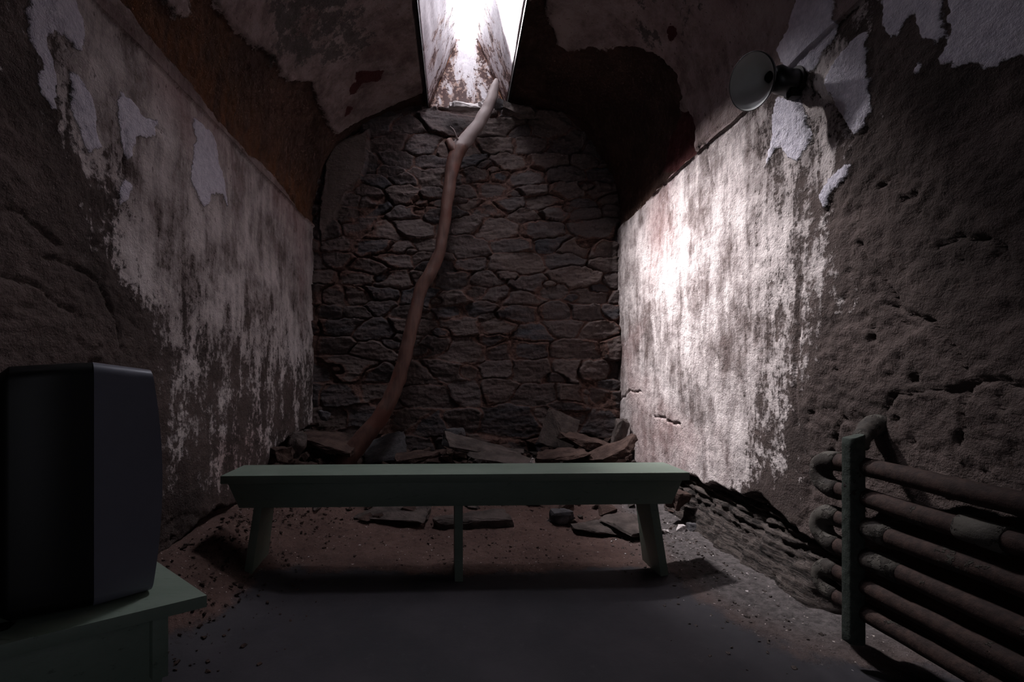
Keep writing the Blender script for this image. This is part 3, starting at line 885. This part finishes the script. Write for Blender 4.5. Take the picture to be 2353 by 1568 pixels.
# ------------------------------------------------------------------ pipe radiator on the right wall
def make_radiator():
    X0, Y0 = 1.172, 1.355
    def rz_(py, px):      # height at the radiator plane
        d = X0*F/(px-VX)
        return CH+(VY-py)/F*d, d
    root = thing('radiator', 'rusty wall radiator of six long pipes along the right wall', 'radiator', (X0, Y0, 0))
    pxs = 2000
    z_ = [rz_(y, pxs)[0] for y in (1078, 1148, 1217, 1287, 1352, 1412)]
    rr = .0265
    yb = X0*F/(1918-VX)-Y0          # where the return bends sit
    for i, z in enumerate(z_):
        path = [Vector((0, yb, z))]
        n = 90
        for k in range(1, n+1):
            path.append(Vector((0.002*math.sin(k*.3+i), yb+(-.62-yb-Y0+.0)*k/n, z+.002*math.sin(k*.21+i*2))))
        vs, fs = tube(path, rr, 20, .05, i)
        mesh_obj('pipe', vs, fs, M['pipe'], root)
        # collar with broken paint beside the post
        if i in (2, 3):
            ln = .10 if i == 2 else .13
            vs, fs = tube([Vector((0, -.03, z)), Vector((0, -.03-ln*.5, z)), Vector((0, -.03-ln, z))], rr+.0035, 20, .10, i+30)
            mesh_obj('paint_sleeve', vs, fs, M['bend'], root)
        if i in (1,):
            vs, fs = tube([Vector((0, -.30, z)), Vector((0, -.345, z)), Vector((0, -.39, z))], rr+.004, 20, .10, i+30)
            mesh_obj('paint_sleeve', vs, fs, M['bend'], root)
    for i in (0, 2, 4):
        z0, z1 = z_[i], z_[i+1]
        c, r = (z0+z1)/2, (z0-z1)/2
        path = [Vector((0, yb-.02, z0))]+[Vector((0, yb+1.25*r*math.sin(t), c+r*math.cos(t))) for t in np.linspace(0, math.pi, 22)]+[Vector((0, yb-.02, z1))]
        vs, fs = tube(path, rr+.004, 20, .08, i+50)
        mesh_obj('return_bend', vs, fs, M['bend'], root)
    # upright bracket in front of the pipes
    ztop = CH+(VY-1003)/F*Y0; zbot = .085
    bm = bmesh.new()
    prof_ = [(-.024, -.015), (-.012, -.022), (.012, -.022), (.022, -.015), (.026, .012), (-.024, .015)]
    nseg = 24
    rows = []
    for k in range(nseg+1):
        z = zbot+(ztop-zbot)*k/nseg
        w = 1+.05*mnoise.noise(Vector((0, 1, z*20)))
        tt = .012*max(0, (z-ztop+.05)/.05)
        rows.append([bm.verts.new((a*w-.022, b-.035, z+(tt if a > 0 else 0))) for a, b in prof_])
    for a, b in zip(rows[:-1], rows[1:]):
        for j in range(6): bm.faces.new((a[j], a[(j+1) % 6], b[(j+1) % 6], b[j]))
    bm.faces.new(rows[0][::-1]); bm.faces.new(rows[-1])
    bmesh.ops.bevel(bm, geom=[e for e in bm.edges], offset=.003, segments=1, affect='EDGES', clamp_overlap=True)
    o = bm_obj('bracket_post', bm, M['post'], root, auto=.8); o['label'] = 'chipped green iron upright'
    # hook from the post back to the wall
    hk = spline([Vector((.0, -.03, ztop-.03)), Vector((.014, -.02, ztop-.004)), Vector((.045, .0, ztop+.012)), Vector((.075, .015, ztop+.026)), Vector((.105, .02, ztop+.032))], 6)
    vs, fs = tube(hk, [.020+.0006*i for i in range(len(hk))], 16, .18, 70)
    mesh_obj('wall_hook', vs, fs, M['bend'], root)
make_radiator()

# ------------------------------------------------------------------ rubble
def rock_mesh(sx, sy, sz, seed, npts=18, rough=.10, boxy=True, sub=2):
    r = random.Random(seed)
    bm = bmesh.new()
    for _ in range(npts):
        if boxy:
            p = [r.uniform(-1, 1) for _ in range(3)]
            m = max(abs(p[0]), abs(p[1]), abs(p[2])*.8)
            p = [c/m*.5 if m else 0 for c in p]
            p[2] = max(-.5, min(.5, p[2]*1.5))
        else:
            v = Vector((r.gauss(0, 1), r.gauss(0, 1), r.gauss(0, 1))).normalized()*.5; p = v
        bm.verts.new((p[0]*sx, p[1]*sy, p[2]*sz))
    res = bmesh.ops.convex_hull(bm, input=bm.verts)
    bmesh.ops.delete(bm, geom=[v for v in bm.verts if not v.link_faces], context='VERTS')
    bmesh.ops.triangulate(bm, faces=bm.faces)
    if sub:
        bmesh.ops.subdivide_edges(bm, edges=bm.edges, cuts=sub*2, use_grid_fill=True)
        bm.normal_update()
        m = min(sx, sy, sz)
        for v in bm.verts:
            k = mnoise.fractal(v.co*(.9/m)+Vector((seed*3.1, 0, 0)), 1, 2, 4)
            v.co += v.normal*k*rough*m*1.6
    return bm
def rock(name, label, cat, px, py, d, size, rot, seed, mat, group=None, npts=18, rough=.16):
    o = bm_obj(name, rock_mesh(*size, seed, npts, rough, True, 3), mat, None, auto=.55)
    o.location = at(px, py, d); o.rotation_euler = [math.radians(a) for a in rot]
    tag(o, label, cat, group)
    return o
SL, RU, RK, PA = M['slab'], M['rubble'], M['rock'], M['pale']
rock('flat_stone', 'pointed slab standing upright on the rubble against the stone wall', 'stone', 1286, 990, 3.36, (.26, .045, .27), (-14, 22, 4), 5, SL, npts=14)
rock('plaster_chunk', 'long flat plaster slab lying tilted on the rubble, its upper end at left', 'stone', 1108, 1028, 3.05, (.52, .24, .05), (14, 15, 6), 8, SL)
rock('plaster_chunk', 'thin slab lying under the long tilted plaster slab', 'stone', 1150, 1050, 2.92, (.46, .20, .03), (10, 9, -8), 12, SL)
rock('flat_stone', 'rounded stone behind the upper end of the long tilted slab', 'stone', 1042, 1003, 3.3, (.16, .10, .12), (0, 0, 20), 14, RK, npts=26)
rock('plaster_chunk', 'brown slab leaning into the right corner of the rubble', 'stone', 1412, 1040, 2.95, (.36, .16, .07), (8, -24, 8), 21, RU)
rock('plaster_chunk', 'upright jagged slab standing in the right corner by the plaster wall', 'stone', 1424, 1000, 3.3, (.10, .09, .24), (4, 10, 0), 23, SL)
rock('plaster_chunk', 'flat stack of thin broken layers behind the leaning brown slab', 'stone', 1355, 1016, 3.2, (.42, .20, .06), (10, 8, 10), 25, RU)
rock('plaster_chunk', 'dark slab overhanging a black hollow in the left corner', 'stone', 752, 1012, 3.12, (.42, .26, .045), (12, 15, -4), 31, RU)
rock('stone_block', 'squared block standing upright in the left corner of the rubble', 'block', 684, 1022, 2.88, (.10, .10, .17), (4, 12, 12), 33, SL)
rock('stone_block', 'small low brick against the left wall beside the squared block', 'block', 652, 1048, 2.78, (.11, .10, .10), (0, -6, 20), 35, RU)
rock('stone_block', 'small pale stone on top of the rubble in the left corner', 'stone', 744, 957, 3.35, (.07, .06, .06), (0, 10, 30), 37, RK)
rock('plaster_chunk', 'broad dark slab leaning on the stone wall beside the foot of the branch', 'stone', 885, 1030, 3.3, (.30, .05, .20), (-24, -8, 4), 41, RK)
rock('plaster_chunk', 'wide flat rubble slab between the branch and the long tilted slab', 'stone', 960, 1052, 3.1, (.30, .20, .06), (6, -8, 10), 43, RU)
rock('plaster_chunk', 'reddish flat slab right of the small white stone', 'stone', 1290, 1050, 3.0, (.34, .20, .05), (8, -6, 4), 47, RU)
rock('stone_block', 'small white stone lying at the front of the rubble behind the bench', 'stone', 1222, 1061, 2.86, (.035, .03, .045), (10, 0, 30), 49, PA, npts=12)
rock('plaster_chunk', 'flat dark slab on the dirt left of the middle bench leg', 'stone', 902, 1182, 2.66, (.42, .30, .04), (3, 0, -6), 51, SL)
rock('plaster_chunk', 'flat cracked slab on the dirt behind the middle bench leg', 'stone', 1085, 1192, 2.60, (.44, .20, .055), (4, 0, 3), 53, SL)
rock('stone_block', 'lumpy fist-sized stone on the dirt right of the middle bench leg', 'stone', 1286, 1190, 2.60, (.125, .10, .075), (0, 0, 25), 55, RK, npts=22)
rock('plaster_chunk', 'flat slab set in the dirt right of the lumpy stone', 'stone', 1366, 1212, 2.48, (.24, .16, .035), (3, 0, -4), 57, SL)
rock('plaster_chunk', 'broad pale slab on the dirt beside the right bench leg', 'stone', 1445, 1208, 2.44, (.24, .26, .03), (4, -3, 12), 59, SL)
rock('plaster_chunk', 'thin slab on the dirt just behind the apron of the bench', 'stone', 1180, 1176, 2.78, (.34, .14, .03), (4, 2, -6), 61, SL)
rock('stone_block', 'reddish block lying at the base of the right wall by the end of the bench', 'block', 1553, 1150, 2.45, (.10, .09, .09), (0, 0, 30), 63, RU)
rock('ledge_stone', 'brightly lit white stone on top of the stone wall under the skylight', 'stone', 1070, 243, 3.45, (.25, .12, .042), (16, 0, 2), 71, PA, npts=22)
rock('ledge_stone', 'small white stone beside the branch at the top of the wall', 'stone', 1112, 243, 3.45, (.09, .09, .045), (16, 6, 2), 73, PA)
rock('ledge_stone', 'grey stone right of the branch at the top of the wall', 'stone', 1148, 242, 3.50, (.10, .08, .06), (0, 6, 2), 74, RK)
rock('ledge_stone', 'long pale slanting stone at the top right of the stone wall', 'stone', 1192, 258, 3.50, (.26, .09, .06), (0, 14, 2), 75, SL)
for k, (px, py) in enumerate([(1562, 1207), (1588, 1190), (1604, 1200), (1576, 1196), (1618, 1190), (1596, 1212)]):
    pass

# countable chips lit beside the right bench leg, then the uncountable grit
CH_L = ['small white chip left of the long pale chip by the right bench leg', 'long pale chip on the dirt by the right bench leg', 'rounded grey pebble beside the long pale chip']
for k, (px, py, s) in enumerate([(1530, 1203, (.045, .02, .014)), (1566, 1196, (.075, .04, .03)), (1592, 1190, (.06, .05, .035))]):
    d = 2.35
    o = rock('plaster_chip', CH_L[k], 'chip', px, py, d, s, (5, 8, 20+k*40), 80+k, PA if k < 2 else RK, npts=14)
    o.location.z = fz(o.location.x, o.location.y)+s[2]*.35

def scatter(name, label, cat, n, gen, mat, seed, smin, smax):
    r = random.Random(seed)
    V, Fc = [], []
    protos = []
    for k in range(7):
        bm = rock_mesh(1, r.uniform(.6, .95), r.uniform(.3, .6), seed*10+k, 12, 0, True, 0)
        bm.verts.ensure_lookup_table()
        for i, v in enumerate(bm.verts): v.index = i
        protos.append(([v.co.copy() for v in bm.verts], [[v.index for v in f.verts] for f in bm.faces])); bm.free()
    for i in range(n):
        x, y, lift = gen(r)
        s = smin+(smax-smin)*r.random()**3
        vs, fs = protos[r.randrange(7)]
        rot = Matrix.Rotation(r.uniform(0, 6.28), 3, 'Z') @ Matrix.Rotation(r.uniform(-.7, .7), 3, 'X')
        base = len(V); z = fz_fast(x, y)+s*.12+lift
        for v in vs:
            w = rot @ (v*s); V.append((w.x+x, w.y+y, w.z+z))
        for f in fs: Fc.append([base+j for j in f])
    o = mesh_obj(name, V, Fc, mat, None, smooth=False)
    return tag(o, label, cat, kind='stuff')
_gx = np.linspace(XL, XR, 120); _gy = np.linspace(.8, YB, 150)
_GX, _GY = np.meshgrid(_gx, _gy, indexing='ij'); _GH = floor_h(_GX, _GY)[0]
def fz_fast(x, y):
    i = min(118, max(0, int((x-XL)/(XR-XL)*119))); j = min(148, max(0, int((y-.8)/(YB-.8)*149)))
    return float(_GH[i, j])
def g_back(r):
    y = YB-.09-abs(r.gauss(0, .33)); x = r.uniform(XL+.03, XR-.03)
    lift = max(0, (y-2.95))*.35*r.random()+max(0, abs(x-CX)-.7)*.12*r.random()*(y > 2.9)
    return x, max(2.6, y), lift
def g_left(r):
    return XL+.04+abs(r.gauss(0, .22)), r.uniform(1.3, 2.9), 0
def g_right(r):
    return XR-.10-abs(r.gauss(0, .18)), 1.25+1.65*r.random()**.6, 0
def g_mid(r):
    return r.uniform(XL+.05, XR-.1), r.uniform(2.05, 3.0), 0
scatter('rubble', 'heap of broken brick and plaster lumps along the foot of the stone wall', 'rubble', 1500, g_back, RU, 5, .02, .13)
scatter('rubble', 'loose grey plaster shards strewn over the heap at the stone wall', 'rubble', 420, g_back, SL, 6, .015, .10)
scatter('gravel', 'brown grit and small lumps along the left wall', 'grit', 900, g_left, RU, 7, .004, .022)
scatter('gravel', 'grey grit and plaster crumbs along the right wall', 'grit', 1500, g_right, SL, 8, .003, .016)
scatter('gravel', 'brown grit scattered over the dirt behind the bench', 'grit', 900, g_mid, RU, 9, .004, .018)
scatter('gravel', 'fine white crumbs scattered over the dirt', 'grit', 260, lambda r: (g_mid(r) if r.random() < .4 else g_right(r)), PA, 10, .004, .012)

# ------------------------------------------------------------------ camera
cam = bpy.data.cameras.new('camera'); co = bpy.data.objects.new('camera', cam); COL.objects.link(co)
co.location = (0, 0, CH); co.rotation_euler = (math.radians(90), 0, 0)
cam.sensor_width = 36; cam.lens = F/2353*36; cam.sensor_fit = 'HORIZONTAL'
cam.shift_x = (1176.5-VX)/2353; cam.shift_y = (VY-784)/2353
cam.clip_start = .02
scn.camera = co

# ------------------------------------------------------------------ light
def area(name, loc, sx, sy, power, color, target, spread=180):
    l = bpy.data.lights.new(name, 'AREA'); l.shape = 'RECTANGLE'; l.size = sx; l.size_y = sy
    l.energy = power; l.color = color; l.spread = math.radians(spread)
    o = bpy.data.objects.new(name, l); COL.objects.link(o)
    o.location = loc
    o.rotation_euler = (Vector(target)-Vector(loc)).to_track_quat('-Z', 'Y').to_euler()
    return o
# daylight entering through the pane of the skylight
area('skylight_daylight', (.085, 2.90, TZ-.012), .15, .9, 6, (.90, .94, 1), (.085, 3.02, 0))
# the sunny side of the sky reaching the right wall, the dull side the left wall
area('skylight_sun', (-.05, 2.95, 3.40), .05, .40, 70, (1, .975, .985), (1.27, 2.60, 1.66), 56)
area('skylight_glow', (-.05, 2.25, 3.40), .05, 1.2, 26, (.92, .93, 1), (1.27, 1.9, 1.7), 150)
area('skylight_shade', (.235, 2.35, 3.40), .05, 1.4, 34, (.97, .94, 1), (-1.127, 2.0, 1.5), 140)
# daylight from the corridor doorway behind the camera
area('doorway_daylight', (-.05, YF-.02, .9), .75, 1.6, 1.45, (.90, .90, 1), (-.05, 5, 1.0))
w = bpy.data.worlds.new('world'); scn.world = w; w.use_nodes = True
w.node_tree.nodes['Background'].inputs[0].default_value = (.55, .65, .9, 1)
w.node_tree.nodes['Background'].inputs[1].default_value = .03

vs_ = scn.view_settings
vs_.view_transform = 'Standard'; vs_.look = 'None'; vs_.gamma = 1; vs_.use_curve_mapping = False; vs_.exposure = -.1
scn.cycles.use_denoising = True
scn.cycles.max_bounces = 6; scn.cycles.diffuse_bounces = 4; scn.cycles.glossy_bounces = 2
scn.cycles.sample_clamp_indirect = 4
